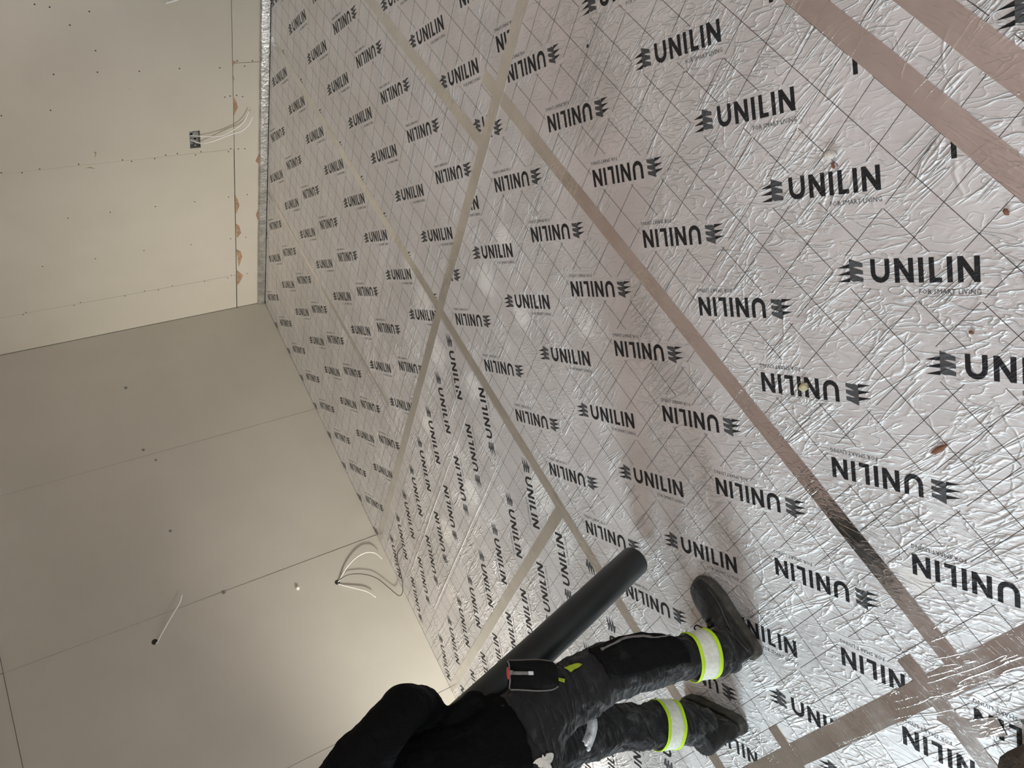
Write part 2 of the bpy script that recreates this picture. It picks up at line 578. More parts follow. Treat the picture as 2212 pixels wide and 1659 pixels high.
XS, YS = 2.455, 2.465               # main seams
BOARDS = [  # rect, orient, u0, v0, pu, pv, off
    ((.022, XS, .0005, 1.278), 0, .985, .585, .2985, .79, (-.062, -.188)),
    ((.022, XS, 1.278, YS), 0, .985, 1.370, .3045, .787, (-.056, -.165)),
    ((.022, XS, YS, 3.415), 0, .934, 2.668, .3055, .79, (-.052, -.158)),
    ((.022, XS, 3.415, 4.61), 0, 1.440, 3.437, .3050, .79, (-.05, -.158)),
    ((XS, 3.628, .0005, YS), 1, -1.499, 3.332, .3025, .775, (-.066, -.166)),
    ((3.628, 4.842, .0005, YS), 1, -1.125, 4.100, .2990, .785, (-.060, -.162)),
    ((XS, 4.842, YS, 3.672), 0, 2.876, 2.950, .2975, .80, (-.046, -.155)),
    ((XS, 4.842, 3.672, 4.605), 0, 3.365, 4.172, .3005, .80, (-.046, -.157)),
    ((XS, 4.842, 4.605, 4.740), 0, 3.365, 13.772, .3005, 9.6, (-.046, -.157)),
    ((XS, 4.842, 4.740, 5.95), 0, 3.900, 4.787, .30, .80, (-.046, -.157)),
    ((4.842, 6.05, 2.868, 3.540), 0, 5.197, 3.762, .30, .80, (-.047, -.157)),
    ((4.842, 6.05, 3.540, 4.74), 0, 5.225, 4.010, .30, .80, (-.047, -.157)),
    ((4.842, 6.05, 1.66, 2.868), 0, 5.05, 2.55, .30, .80, (-.047, -.157)),
    ((4.842, 6.05, .003, 1.66), 0, 5.15, .75, .30, .80, (-.047, -.157)),
    ((4.842, 6.05, 4.74, 5.95), 0, 5.15, 5.10, .30, .80, (-.047, -.157)),
    ((.022, XS, 4.61, 5.95), 0, .934, 4.85, .30, .80, (-.047, -.157)),
    ((6.05, 8.19, .003, 2.40), 0, 6.3, .60, .30, .80, (-.047, -.157)),
    ((6.05, 8.19, 2.40, 4.80), 0, 6.2, 2.90, .30, .80, (-.047, -.157)),
    ((6.05, 8.19, 4.80, 7.39), 0, 6.25, 5.20, .30, .80, (-.047, -.157)),
    ((.022, 3.0, 5.95, 7.39), 0, .5, 6.30, .30, .80, (-.047, -.157)),
    ((3.0, 6.05, 5.95, 7.39), 0, 3.5, 6.30, .30, .80, (-.047, -.157)),
]
for i, (rc, ori, u0, v0, pu, pv, off) in enumerate(BOARDS):
    g = .0012
    b = box('insulation_board', rc[0] + g, rc[1] - g, rc[2] + g, rc[3] - g, -.05, 0.0, FOIL, floor, bevel=.0008)
    if i == 8: b['label'] = 'narrow make-up strip of foil board between two taped seams'
    elif ori == 1: b['label'] = 'foil insulation board with its print turned a quarter'
    if i < 16: print_board(b, rc, ori, u0, v0, pu, pv, off)


def tape(pts, width, label=None, z=.0009):
    """A strip of aluminium tape over a seam; slightly uneven edges and thickness of its own."""
    P = catmull(pts, 10) if len(pts) > 2 else [Vector(pts[0]).lerp(Vector(pts[1]), i / 24) for i in range(25)]
    V, F = [], []
    rnd = random.Random(len(bpy.data.objects))
    for i, p in enumerate(P):
        t = (Vector(P[min(i + 1, len(P) - 1)]) - Vector(P[max(i - 1, 0)])).normalized()
        nrm = Vector((-t.y, t.x, 0))
        wl = width / 2 + rnd.uniform(-.0012, .0012); wr = width / 2 + rnd.uniform(-.0012, .0012)
        c = Vector((p[0], p[1], 0))
        V += [c + nrm * wl + Vector((0, 0, .0001)), c + nrm * wl + Vector((0, 0, z)), c + nrm * (width * .06) + Vector((0, 0, z + .00025)), c - nrm * (width * .06) + Vector((0, 0, z + .0001)),
              c - nrm * wr + Vector((0, 0, z)), c - nrm * wr + Vector((0, 0, .0001))]
    for i in range(len(P) - 1):
        for k in range(5):
            a = i * 6 + k
            F.append((a, a + 1, a + 7, a + 6))
    o = mesh('tape_strip', V, F, TAPE, floor)
    bm = bmesh.new(); bm.from_mesh(o.data)
    bmesh.ops.recalc_face_normals(bm, faces=bm.faces[:])
    if sum(f.normal.z for f in bm.faces) < 0: bmesh.ops.reverse_faces(bm, faces=bm.faces[:])
    bm.to_mesh(o.data); bm.free()
    if label: o['label'] = label
    return o


tape([(.03, 2.462, 0), (2.45, 2.468, 0)], .055)
tape([(2.40, 2.462, 0), (4.86, 2.445, 0)], .060)
tape([(.03, 3.385, 0), (2.44, 3.435, 0)], .058)
tape([(XS, .005, 0), (2.452, 2.50, 0)], .060)
tape([(2.450, 2.46, 0), (2.462, 4.62, 0)], .062, z=.0013)
tape([(2.34, 3.672, 0), (4.86, 3.668, 0)], .058)
tape([(.03, 1.235, 0), (1.0, 1.276, 0), (2.2, 1.335, 0)], .034)
tape([(3.632, .005, 0), (3.640, 2.44, 0)], .056)
tape([(2.46, 4.604, 0), (4.86, 4.604, 0)], .062)
tape([(3.0, 4.745, 0), (4.86, 4.738, 0)], .066)
tape([(4.838, .3, 0), (4.845, 4.75, 0)], .062, z=.0013)
tape([(4.866, 2.6, 0), (4.872, 4.2, 0)], .030, z=.0020)
tape([(4.755, 3.542, 0), (5.30, 3.542, 0)], .052, z=.0018)
tape([(4.745, 2.868, 0), (5.30, 2.868, 0)], .048, z=.0018)
tape([(4.90, 3.515, 0), (4.955, 3.565, 0), (4.98, 3.66, 0)], .045, z=.0022)
tape([(.03, 4.61, 0), (2.46, 4.61, 0)], .06)


def fold(x, y0, y1, parent_name='foil_fold'):
    """A raised pinch line in the foil."""
    n = 60
    V, F = [], []
    for i in range(n + 1):
        t = i / n
        y = y0 + (y1 - y0) * t
        h = .0026 * (.55 + .45 * mnoise.noise((y * 9, x * 5, 0))) * min(1, 8 * t, 8 * (1 - t)) + .0001
        xx = x + .004 * mnoise.noise((y * 4, x, 2))
        V += [(xx - .0045, y, .0002), (xx, y, .0006 + h), (xx + .0045, y, .0002)]
    for i in range(n):
        for k in (0, 1):
            a = i * 3 + k
            F.append((a, a + 1, a + 4, a + 3))
    o = mesh(parent_name, V, F, FOIL, floor)
    for p in o.data.polygons:
        if p.normal.z < 0: p.flip()
    return o


fold(2.892, .25, 2.45); fold(3.212, .30, 2.44); fold(2.775, 1.9, 2.42)


# ------------------------------------------------------------------ perimeter foil upstand along the back wall
def upstand():
    V, F = [], []
    ys = [i * .02 for i in range(0, 236)]
    prof = [(.0005, .012), (.0005, .060), (.008, .063), (.0155, .060), (.019, .050), (.0205, .004)]
    for y in ys:
        for j, (x, z) in enumerate(prof):
            nz = mnoise.noise((y * 7, j * 1.7, 3.1)) * (.0022 if 1 <= j <= 4 else .0006) + mnoise.noise((y * 31, j * 2.1, 1)) * (.0010 if 1 <= j <= 4 else 0)
            V.append((max(.0003, x + nz), y + .003, z + nz * .8))
    m = len(prof)
    for i in range(len(ys) - 1):
        for j in range(m - 1):
            a = i * m + j
            F.append((a, a + m, a + m + 1, a + 1))
    o = mesh('trim_1', V, F, FOILEDGE, None, smooth=True)
    bm = bmesh.new(); bm.from_mesh(o.data); bmesh.ops.recalc_face_normals(bm, faces=bm.faces[:])
    if sum(f.normal.x + f.normal.z for f in bm.faces) < 0: bmesh.ops.reverse_faces(bm, faces=bm.faces[:])
    bm.to_mesh(o.data); bm.free()
    tag(o, 'silver foil upstand along the foot of the back wall', 'trim', kind='structure')
    LV, LF = [], []
    for k in range(1, 46):                      # grid lines that run up over it
        y = k * .1 + .02
        i0 = len(LV)
        for x, z in ((.0225, .006), (.0215, .050), (.0180, .0625), (.008, .0655)):
            LV += [(x, y - .0006, z), (x, y + .0006, z)]
        for q in range(3): LF.append((i0 + q * 2, i0 + q * 2 + 1, i0 + q * 2 + 3, i0 + q * 2 + 2))
    mesh('printed_line', LV, LF, INKL, o)['kind'] = 'stuff'
    return o


upstand()

# ------------------------------------------------------------------ walls
wa = box('wall_back', -.22, -.06, -.2, RMY + .2, -.05, RMZ, DARK)
tag(wa, 'wall of pale plasterboard with a cut seam near the floor, upper left of the picture', 'wall', kind='structure')
wb = box('wall_left', -.06, RMX + .2, -.22, -.0125, -.05, RMZ, DARK)
tag(wb, 'wall of pale plasterboard with drilled cable holes, lower left of the picture', 'wall', kind='structure')
wr = box('wall_right', RMX, RMX + .15, -.2, RMY + .2, -.05, RMZ, PB_A)
tag(wr, 'plain plasterboard wall out of view on the right', 'wall', kind='structure')
wf = box('wall_front', -.2, RMX + .2, RMY, RMY + .15, -.05, RMZ, PB_A)
tag(wf, 'plain plasterboard wall behind the photographer', 'wall', kind='structure')
ce = box('ceiling', -.2, RMX + .2, -.2, RMY + .2, RMZ, RMZ + .1, PB_C)
tag(ce, 'pinkish plasterboard ceiling above the room', 'ceiling', kind='structure')


def panel_a(y0, y1, z0, z1, hole=None, parent=wa, dx=0.0):
    """A plasterboard sheet on the back wall (plane X=0); hole = (y0,y1,z0,z1)."""
    X0, X1 = -.0125 + dx, dx
    if not hole:
        return box('plasterboard_panel', X0, X1, y0, y1, z0, z1, PB_A, parent, bevel=.0015)
    ys = [y0, hole[0], hole[1], y1]; zs = [z0, hole[2], hole[3], z1]
    V, F = [], []
    for x in (X1, X0):
        for y in ys:
            for z in zs: V.append((x, y, z))
    ix = lambda l, i, j: l * 16 + i * 4 + j
    for i in range(3):
        for j in range(3):
            if i == 1 and j == 1: continue
            F.append((ix(0, i, j), ix(0, i + 1, j), ix(0, i + 1, j + 1), ix(0, i, j + 1)))
            F.append((ix(1, i, j + 1), ix(1, i + 1, j + 1), ix(1, i + 1, j), ix(1, i, j)))
    for a, b in (((1, 1), (2, 1)), ((2, 1), (2, 2)), ((2, 2), (1, 2)), ((1, 2), (1, 1))):
        F.append((ix(0, *a), ix(1, *a), ix(1, *b), ix(0, *b)))
    for a, b in (((0, 0), (3, 0)), ((3, 0), (3, 3)), ((3, 3), (0, 3)), ((0, 3), (0, 0))):
        F.append((ix(0, *a), ix(0, *b), ix(1, *b), ix(1, *a)))
    o = mesh('plasterboard_panel', V, F, PB_A, parent)
    bm = bmesh.new(); bm.from_mesh(o.data); bmesh.ops.recalc_face_normals(bm, faces=bm.faces[:]); bm.to_mesh(o.data); bm.free()
    return o


panel_a(.002, 2.279, .004, .2325)
panel_a(2.282, 4.68, .004, .2325)
panel_a(4.684, RMY, .004, .2325)
panel_a(.002, .3875, .2385, RMZ)
panel_a(.3895, 1.6225, .2375, RMZ)
panel_a(1.6245, 2.822, .2360, RMZ, hole=(1.665, 1.802, .459, .529))
panel_a(2.826, 4.02, .2360, RMZ)
panel_a(4.024, 5.22, .2360, RMZ)
panel_a(5.224, RMY, .2360, RMZ)


def panel_b(x0, x1, z0, z1, dy=0.0, tilt=0.0):
    v, f = box_vf(x0, x1, -.0125 + dy, dy, z0, z1)
    v = [(x, y + (tilt * (x - x0) / (x1 - x0)), z) for x, y, z in v]
    bm = bmesh.new(); vs = [bm.verts.new(p) for p in v]
    for q in f: bm.faces.new([vs[i] for i in q])
    bmesh.ops.bevel(bm, geom=bm.edges[:], offset=.0007, segments=1, affect='EDGES')
    return from_bm('plasterboard_panel', bm, PB_B, wb)


panel_b(.001, 1.2105, .0008, 2.374, 0.0, 0.0)
panel_b(1.2120, 2.4145, .0008, 2.374, .0012, -.0012)
panel_b(2.4160, 3.6185, .0008, 2.374, .0030, -.0030)
panel_b(3.6205, 4.822, .0008, 2.374, .0022, .0)
panel_b(4.826, 6.03, .0008, 2.374)
panel_b(6.034, RMX, .0008, 2.374)
panel_b(.001, 2.41, 2.377, RMZ); panel_b(2.414, 4.82, 2.377, RMZ); panel_b(4.824, RMX, 2.377, RMZ)


def disc_mesh(name, r, h, mat, n=8, axis='x'):
    V, F = [], []
    for k in range(n):
        a = 2 * math.pi * k / n
        c, s = r * math.cos(a), r * math.sin(a)
        for hh, rr in ((0.0, 1.0), (h, .82)):
            V.append((hh, c * rr, s * rr) if axis == 'x' else (c * rr, hh, s * rr))
    for k in range(n):
        a = 2 * k; b = 2 * ((k + 1) % n)
        F.append((a, b, b + 1, a + 1))
    F.append(tuple(2 * k + 1 for k in range(n)))
    me = bpy.data.meshes.new(name)
    me.from_pydata(V, [], F); me.materials.append(mat)
    bm = bmesh.new(); bm.from_mesh(me); bmesh.ops.recalc_face_normals(bm, faces=bm.faces[:])
    if axis == 'x' and bm.faces[:][-1].normal.x < 0 or axis == 'y' and bm.faces[:][-1].normal.y < 0:
        bmesh.ops.reverse_faces(bm, faces=bm.faces[:])
    bm.to_mesh(me); bm.free()
    return me


SCREWS = [(2.688, 1.275), (2.671, 1.206), (2.642, 1.015), (2.566, 1.124), (2.407, 1.015), (2.272, 1.254), (2.271, 1.023), (2.261, 0.793), (2.265, 0.559), (2.254, 0.315), (2.295, 0.205), (2.291, 0.107), (2.256, 0.158), (2.04, 1.309), (2.028, 1.566), (2.041, 0.289), (2.046, 0.254), (2.047, 0.212), (2.035, 0.172), (1.631, 0.259), (1.622, 0.205), (1.618, 0.16), (1.607, 0.274), (1.632, 0.46), (1.61, 0.497), (1.637, 0.614), (1.634, 0.689), (1.615, 0.761), (1.613, 0.905), (1.632, 0.959), (1.635, 1.218), (1.63, 1.44), (1.616, 1.539), (1.632, 1.648), (1.211, 1.346), (1.213, 1.085), (1.209, 0.791), (1.205, 0.523), (1.206, 0.282), (1.205, 0.145), (0.814, 1.567), (0.809, 1.232), (0.813, 0.905), (0.798, 0.572), (0.793, 0.274), (0.784, 0.158), (0.383, 0.148), (0.381, 1.769), (0.399, 1.747), (0.381, 1.436), (0.399, 1.39), (0.382, 1.084), (0.397, 0.94), (0.38, 0.841), (0.397, 0.736), (0.381, 0.49), (0.397, 0.275), (0.371, 0.306)]
sm = disc_mesh('screw', .0047, .0007, SCREW)
for y, z in SCREWS:
    link('screw', sm, wa).location = (.0001, y, z)


def patch(name, pts, mat, parent, plane, h=.0012, off=0.0):
    """A torn scrap or smear lying on a wall: polygon with a slightly curled rim. plane 'a': X=0 (y,z); 'b': Y=0 (x,z)."""
    P = [Vector((a, b)) for a, b in pts]
    c = sum(P, Vector((0, 0))) / len(P)
    V, F = [], []
    w_ = (lambda a, b, d: (d + off, a, b)) if plane == 'a' else (lambda a, b, d: (a, d + off, b))
    n = len(P)
    for p in P: V.append(w_(p.x, p.y, .0002))
    for p in P:
        q = c.lerp(p, .82)
        V.append(w_(q.x, q.y, h))
    for k in range(n):
        b = (k + 1) % n
        F.append((k, b, b + n, k + n))
    F.append(tuple(range(n, 2 * n)))
    o = mesh(name, V, F, mat, parent)
    bm = bmesh.new(); bm.from_mesh(o.data); bmesh.ops.recalc_face_normals(bm, faces=bm.faces[:])
    ax = 0 if plane == 'a' else 1
    if sum(f.normal[ax] * f.calc_area() for f in bm.faces) < 0: bmesh.ops.reverse_faces(bm, faces=bm.faces[:])
    bm.to_mesh(o.data); bm.free()
    return o


for pts in ([(2.05, 0.237), (1.999, 0.214), (1.958, 0.204), (1.928, 0.217), (1.893, 0.233)],
            [(1.223, 0.233), (1.157, 0.212), (1.111, 0.203), (1.03, 0.230)],
            [(0.943, 0.233), (0.913, 0.208), (0.835, 0.193), (0.79, 0.226)],
            [(0.677, 0.232), (0.637, 0.195), (0.577, 0.187), (0.476, 0.216)],
            [(0.446, 0.232), (0.371, 0.181), (0.321, 0.198), (0.256, 0.230)],
            [(1.563, 0.060), (1.503, 0.085), (1.465, 0.058)],
            [(1.061, 0.058), (0.999, 0.080), (0.915, 0.056)],
            [(2.300, 0.235), (2.292, 0.212), (2.259, 0.233)],
            [(2.215, 0.236), (2.154, 0.221), (2.178, 0.234)]):
    o = patch('torn_paper', pts, CORE, wa, 'a'); o['label'] = 'scrap of torn brown paper at the cut seam'
for pts in ([(1.719, 1.119), (1.714, 1.104), (1.689, 1.109), (1.667, 1.123), (1.7, 1.113)], [(1.60, 1.20), (1.600, 1.175), (1.586, 1.125), (1.606, 1.155)], [(2.144, 0.873), (2.152, 0.846), (2.146, 0.86)]):
    patch('smear', pts, STAIN if len(pts) > 3 else FILLER, wa, 'a', .0006)
for pts in ([(2.638, 1.917), (2.666, 1.878), (2.711, 1.82), (2.728, 1.802), (2.714, 1.846), (2.688, 1.875)], [(2.699, 1.803), (2.723, 1.761), (2.768, 1.71), (2.81, 1.685), (2.772, 1.729), (2.73, 1.78)]):
    patch('glue_smear', pts, STAIN, wb, 'b', .0008, off=.0012)['label'] = 'brown glue smear on the plasterboard'
fm = disc_mesh('filler_spot', .014, .0016, FILLER, 10, 'y')
for x, z, s in ((1.157, 1.282, .8), (1.271, 1.226, .65), (1.857, 1.287, .8), (.57, 1.257, .9), (2.42, 1.104, 1.15)):
    o = link('filler_spot', fm, wb); o.location = (x, .0014, z); o.scale = (s, 1, s)
hm = disc_mesh('cable_hole', .019, .0005, DARK, 12, 'y')
for x, z, s in ((2.572, 1.576, 1.0), (2.646, .398, .95)):
    o = link('cable_hole', hm, wb); o.location = (x, .0030, z); o.scale = (s, 1, s)
    o['label'] = 'dark round hole drilled for a cable'

# ------------------------------------------------------------------ socket box and cables
bx = empty('socket_box', (-.02, 1.7335, .494))
tag(bx, 'galvanised metal socket box sunk in the back wall with two cables coming out', 'socket box')
V, F = [], []
y0, y1, z0, z1 = -.0665, .0665, -.034, .034
for x in (.016, -.020):
    V += [(x, y0, z0), (x, y1, z0), (x, y1, z1), (x, y0, z1)]
V += [(.016, y0 + .001, z0 + .001), (.016, y1 - .001, z0 + .001), (.016, y1 - .001, z1 - .001), (.016, y0 + .001, z1 - .001),
      (-.018, y0 + .001, z0 + .001), (-.018, y1 - .001, z0 + .001), (-.018, y1 - .001, z1 - .001), (-.018, y0 + .001, z1 - .001)]
for k in range(4):
    b = (k + 1) % 4
    F += [(k, b, b + 4, k + 4), (8 + k, 12 + k, 12 + b, 8 + b), (k, 8 + k, 8 + b, b)]
F += [(12, 15, 14, 13), (4, 5, 6, 7)]
o = mesh('box_shell', V, F, GALV, bx)
bm = bmesh.new(); bm.from_mesh(o.data); bmesh.ops.recalc_face_normals(bm, faces=bm.faces[:]); bm.to_mesh(o.data); bm.free()
for yy in (-.052, .052):
    v, f = box_vf(-.017, .012, yy - .006, yy + .006, -.005, .005)
    mesh('screw_lug', v, f, GALV, bx)
for yy, zz in ((.02, .012), (-.02, -.01)):
    kk = link('knockout', disc_mesh('knockout', .009, .002, DARK, 10, 'x'), bx); kk.location = (-.0178, yy, zz)

CABS = [
    ('cable', .0044, WHITE, [(-0.03, 1.717, 0.517), (-0.01, 1.713, 0.496), (0.012, 1.712, 0.467), (0.035, 1.727, 0.434), (0.05, 1.75, 0.376), (0.06, 1.782, 0.308), (0.065, 1.802, 0.257), (0.07, 1.821, 0.203), (0.07, 1.86, 0.159), (0.07, 1.901, 0.137), (0.07, 1.929, 0.128)],
     'white cable from the wall socket box, lower of its two', 'cable'),
    ('cable', .0038, WHITE, [(-0.03, 1.749, 0.517), (-0.01, 1.758, 0.494), (0.012, 1.767, 0.464), (0.03, 1.771, 0.415), (0.05, 1.78, 0.366), (0.056, 1.792, 0.317), (0.05, 1.815, 0.262), (0.045, 1.839, 0.214), (0.042, 1.877, 0.176), (0.038, 1.915, 0.155), (0.034, 1.946, 0.142)],
     'white cable from the wall socket box, upper of its two', 'cable'),
    ('cable', .0052, WHITE, [(0.05, 2.709, 0.622), (0.05, 2.719, 0.584), (0.05, 2.737, 0.537), (0.045, 2.772, 0.47), (0.03, 2.822, 0.41), (-.004, 2.85, 0.38)],
     'short thick white cable end at the top edge of the picture, on the back wall', 'cable'),
    ('cable', .0036, WHITE, [(2.648, -0.008, 0.4), (2.642, 0.005, 0.385), (2.607, 0.013, 0.344), (2.568, 0.021, 0.288), (2.535, 0.029, 0.212), (2.529, 0.036, 0.14), (2.554, 0.04, 0.087), (2.587, 0.042, 0.066), (2.619, 0.042, 0.055)],
     'white cable arching out of the lower wall hole, the longer curved one', 'cable'),
    ('cable', .0034, WHITE, [(2.648, -0.008, 0.4), (2.666, 0.005, 0.391), (2.705, 0.013, 0.35), (2.758, 0.021, 0.288), (2.804, 0.027, 0.239), (2.861, 0.034, 0.209)],
     'short nearly straight white cable out of the lower wall hole', 'cable'),
    ('wire', .0023, BROWNW, [(2.648, -0.008, 0.398), (2.638, 0.009, 0.38), (2.63, 0.018, 0.326), (2.641, 0.021, 0.273), (2.678, 0.025, 0.202), (2.74, 0.032, 0.142), (2.828, 0.038, 0.101), (2.889, 0.042, 0.076), (2.921, 0.044, 0.056)],
     'thin dark wire drooping from the wall hole onto the foil floor', 'wire'),
    ('cable', .0036, WHITE, [(2.579, -0.008, 1.583), (2.585, 0.005, 1.567), (2.539, 0.012, 1.523), (2.482, 0.018, 1.466), (2.432, 0.021, 1.415), (2.384, 0.021, 1.37), (2.344, 0.018, 1.348)],
     'single white cable sticking out of the high hole in the left wall', 'cable'),
]
WIRE_TAIL = [(2.911, .046, .030), (2.861, .052, .005), (2.804, .117, .003), (2.735, .168, .003), (2.705, .234, .003), (2.709, .312, .003), (2.736, .411, .006)]
for nm, r, mt, pts, lab, cat in CABS:
    if nm == 'wire': pts = pts + WIRE_TAIL
    tag(tube(nm, pts, r, mt), lab, cat, 'cables hanging from the walls' if nm == 'cable' else None)


# ------------------------------------------------------------------ debris
def lump(name, loc, r, mat, label, cat, seed, flat=.6, group=None):
    rnd = random.Random(seed)
    bm = bmesh.new()
    bmesh.ops.create_icosphere(bm, subdivisions=2, radius=1)
    for v in bm.verts:
        k = 1 + .45 * mnoise.noise(v.co * 1.7 + Vector((seed * 3.1, 0, 0)))
        v.co = Vector((v.co.x * r[0] * k, v.co.y * r[1] * k, max(v.co.z, -.5) * r[0] * flat * k))
    mz = min(v.co.z for v in bm.verts)
    for v in bm.verts: v.co.z -= mz
    o = from_bm(name, bm, mat, None, True)
    o.location = loc; o.rotation_euler = (0, 0, rnd.uniform(0, 6))
    tag(o, label, cat, group)
    return o


lump('plaster_lump', (3.768, 4.379, .0006), (.017, .011), PLASTER, 'white plaster lump with a rust fleck on the foil, near the top right tape', 'debris', 1)
lump('rust_fleck', (3.790, 4.366, .0006), (.009, .003), RUST, 'rusty brown fleck beside the white plaster lump', 'debris', 2)
lump('foam_lump', (4.088, 3.874, .0006), (.014, .011), FOAM, 'yellowish foam lump lying on an upside-down word on the foil', 'debris', 3, .9)
lump('clay_sliver', (4.422, 4.05, .0006), (.024, .007), RUST, 'long reddish brown sliver on the wrinkled foil at the right', 'debris', 4, .2)
lump('plaster_pellet', (2.886, 3.434, .0006), (.006, .006), PLASTER, 'small round white pellet on the foil in the middle of the floor', 'debris', 5, .9)
lump('plaster_crumb', (2.903, 4.162, .0006), (.008, .006), PLASTER, 'white crumb on the foil at the top, left of the big words', 'debris', 6, .3)
lump('dark_crumb', (2.845, 4.10, .0006), (.006, .004), SCREW, 'tiny dark crumb on the foil near the top', 'debris', 7, .5)
lump('plaster_chip', (1.651, 2.969, .0006), (.008, .006), PLASTER, 'pale chip on the far foil board near the two converging tapes', 'debris', 8, .4)
lump('brown_crumb', (4.162, 4.539, .0006), (.007, .005), RUST, 'brown crumb on the foil by the right edge', 'debris', 9, .5)
lump('tan_crumb', (4.283, 4.308, .0006), (.006, .004), RUST, 'tan crumb below a big word near the right edge', 'debris', 10, .6)
wl = lump('filler_blob', (2.582, .0022, .657), (.014, .012), CREAM, 'white blob of filler stuck on the left wall beside the cable hole', 'filler', 11, .7)
wl.rotation_euler = (math.radians(-90), 0, 0)


# ------------------------------------------------------------------ bag in the corner
def bag():
    root = empty('bag', (5.172, 3.768, 0))
    tag(root, 'dark brown lumpy canvas bag cut off by the bottom right corner', 'bag')
    bm = bmesh.new()
    bmesh.ops.create_icosphere(bm, subdivisions=4, radius=1)
    for v in bm.verts:
        p = v.co.copy()
        k = 1 + .10 * mnoise.noise(p * 2.0 + Vector((4, 1, 0))) + .03 * mnoise.noise(p * 7)
        f = lambda a: math.copysign(abs(a) ** .8, a)
        v.co = Vector((f(p.x) * .155 * k, f(p.y) * .20 * k, (max(p.z, -.62) + .62) * .10 * k))
    o = from_bm('body', bm, BAG, root, True)
    tube('handle', [(.06, -.11, .125), (.07, -.09, .15), (.085, 0, .165), (.07, .09, .15), (.06, .11, .125)], .011, BAG, root)
    return root


bag()


# ------------------------------------------------------------------ the person
def remeshed(name, parts, mats, parent, voxel, smooth=6, disp=None):
    V, F = merge(parts)
    o = mesh(name, V, F, mats, parent, smooth=True)
    m = o.modifiers.new('remesh', 'REMESH'); m.mode = 'VOXEL'; m.voxel_size = voxel; m.use_smooth_shade = True
    if smooth:
        m = o.modifiers.new('smooth', 'SMOOTH'); m.iterations = smooth; m.factor = .5
    for size, strength, seed in (disp or ()):
        tx = bpy.data.textures.new(name + '_folds', 'CLOUDS'); tx.noise_scale = size; tx.noise_depth = 2
        m = o.modifiers.new('folds', 'DISPLACE'); m.texture = tx; m.strength = strength; m.mid_level = .5
        m.texture_coords = 'LOCAL'
    return o


person = empty('person', (4.45, 2.87, 0))
POFF = Vector((4.45, 2.87, 0))
tag(person, 'person in black jacket and trousers with reflective ankle bands, walking with a tube', 'person')
L_ = lambda p: Vector(p) - POFF
LP = lambda P: [L_(p) for p in P]

# joints, world metres
R_LEG = [((4.395, 2.955, .90), (.105, .100)), ((4.385, 2.960, .78), (.108, .102)), ((4.375, 2.970, .66), (.098, .096)), ((4.372, 2.985, .56), (.090, .090)), ((4.380, 3.005, .46), (.090, .086)),
         ((4.412, 3.018, .36), (.077, .076)), ((4.445, 3.026, .26), (.064, .065)), ((4.470, 3.030, .17), (.062, .064)), ((4.486, 3.030, .115), (.068, .068)), ((4.490, 3.030, .085), (.070, .069))]
L_LEG = [((4.440, 2.780, .90), (.100, .098)), ((4.452, 2.770, .76), (.100, .098)), ((4.462, 2.754, .62), (.090, .088)), ((4.485, 2.730, .48), (.078, .076)), ((4.532, 2.712, .34), (.070, .070)),
         ((4.572, 2.700, .24), (.066, .066)), ((4.605, 2.694, .17), (.066, .067)), ((4.645, 2.690, .105), (.070, .070))]


def leg_vf(L, grow=0.0, m=4):
    P, R = interp([p for p, r in L], [r for p, r in L], m)
    return rings_vf(LP(P), [(a + grow, b + grow) for a, b in R], 20, (0, 1, 0))


# body: one continuous figure under the clothes
def capsule(pts, radii, m=4, seg=12):
    P, R = interp(pts, radii, m)
    return rings_vf(LP(P), R, seg, (0.2, 1, 0.1))


HEAD = Vector((4.285, 2.885, 1.585))
hr = Matrix.Rotation(math.radians(-12), 3, 'Y')
body_parts = [
    rings_vf(LP([(4.42, 2.87, .80), (4.42, 2.87, .95), (4.40, 2.875, 1.10), (4.375, 2.88, 1.25), (4.35, 2.885, 1.38), (4.335, 2.885, 1.43)]),
             [(.095, .150), (.085, .135), (.090, .145), (.100, .160), (.075, .150), (.05, .07)], 24),
    capsule([(4.335, 2.885, 1.38), (4.315, 2.885, 1.46), (4.30, 2.885, 1.52)], [.058, .052, .055]),
    ellipsoid_vf(L_(HEAD), (.098, .076, .115), 24, 16),
    ellipsoid_vf(L_(HEAD + Vector((-.035, 0, -.06))), (.066, .055, .058), 18, 12),
    ellipsoid_vf(L_(HEAD + Vector((-.102, 0, -.012))), (.018, .013, .022), 12, 8),
    ellipsoid_vf(L_(HEAD + Vector((-.092, 0, -.062))), (.012, .024, .009), 12, 8),
    ellipsoid_vf(L_(HEAD + Vector((.005, .078, -.01))), (.020, .009, .032), 12, 8),
    ellipsoid_vf(L_(HEAD + Vector((.005, -.078, -.01))), (.020, .009, .032), 12, 8),
]
R_ARM = [(4.345, 3.045, 1.355), (4.285, 3.115, 1.25), (4.236, 3.118, 1.150), (4.215, 3.020, 1.06), (4.235, 2.935, .995)]
L_ARM = [(4.355, 2.725, 1.355), (4.345, 2.645, 1.25), (4.330, 2.630, 1.125), (4.240, 2.700, 1.06), (4.190, 2.775, 1.02)]
for A in (R_ARM, L_ARM):
    body_parts.append(capsule(A, [.046, .046, .042, .036, .028]))
for LG in (R_LEG, L_LEG):
    body_parts.append(leg_vf(LG, -.018))


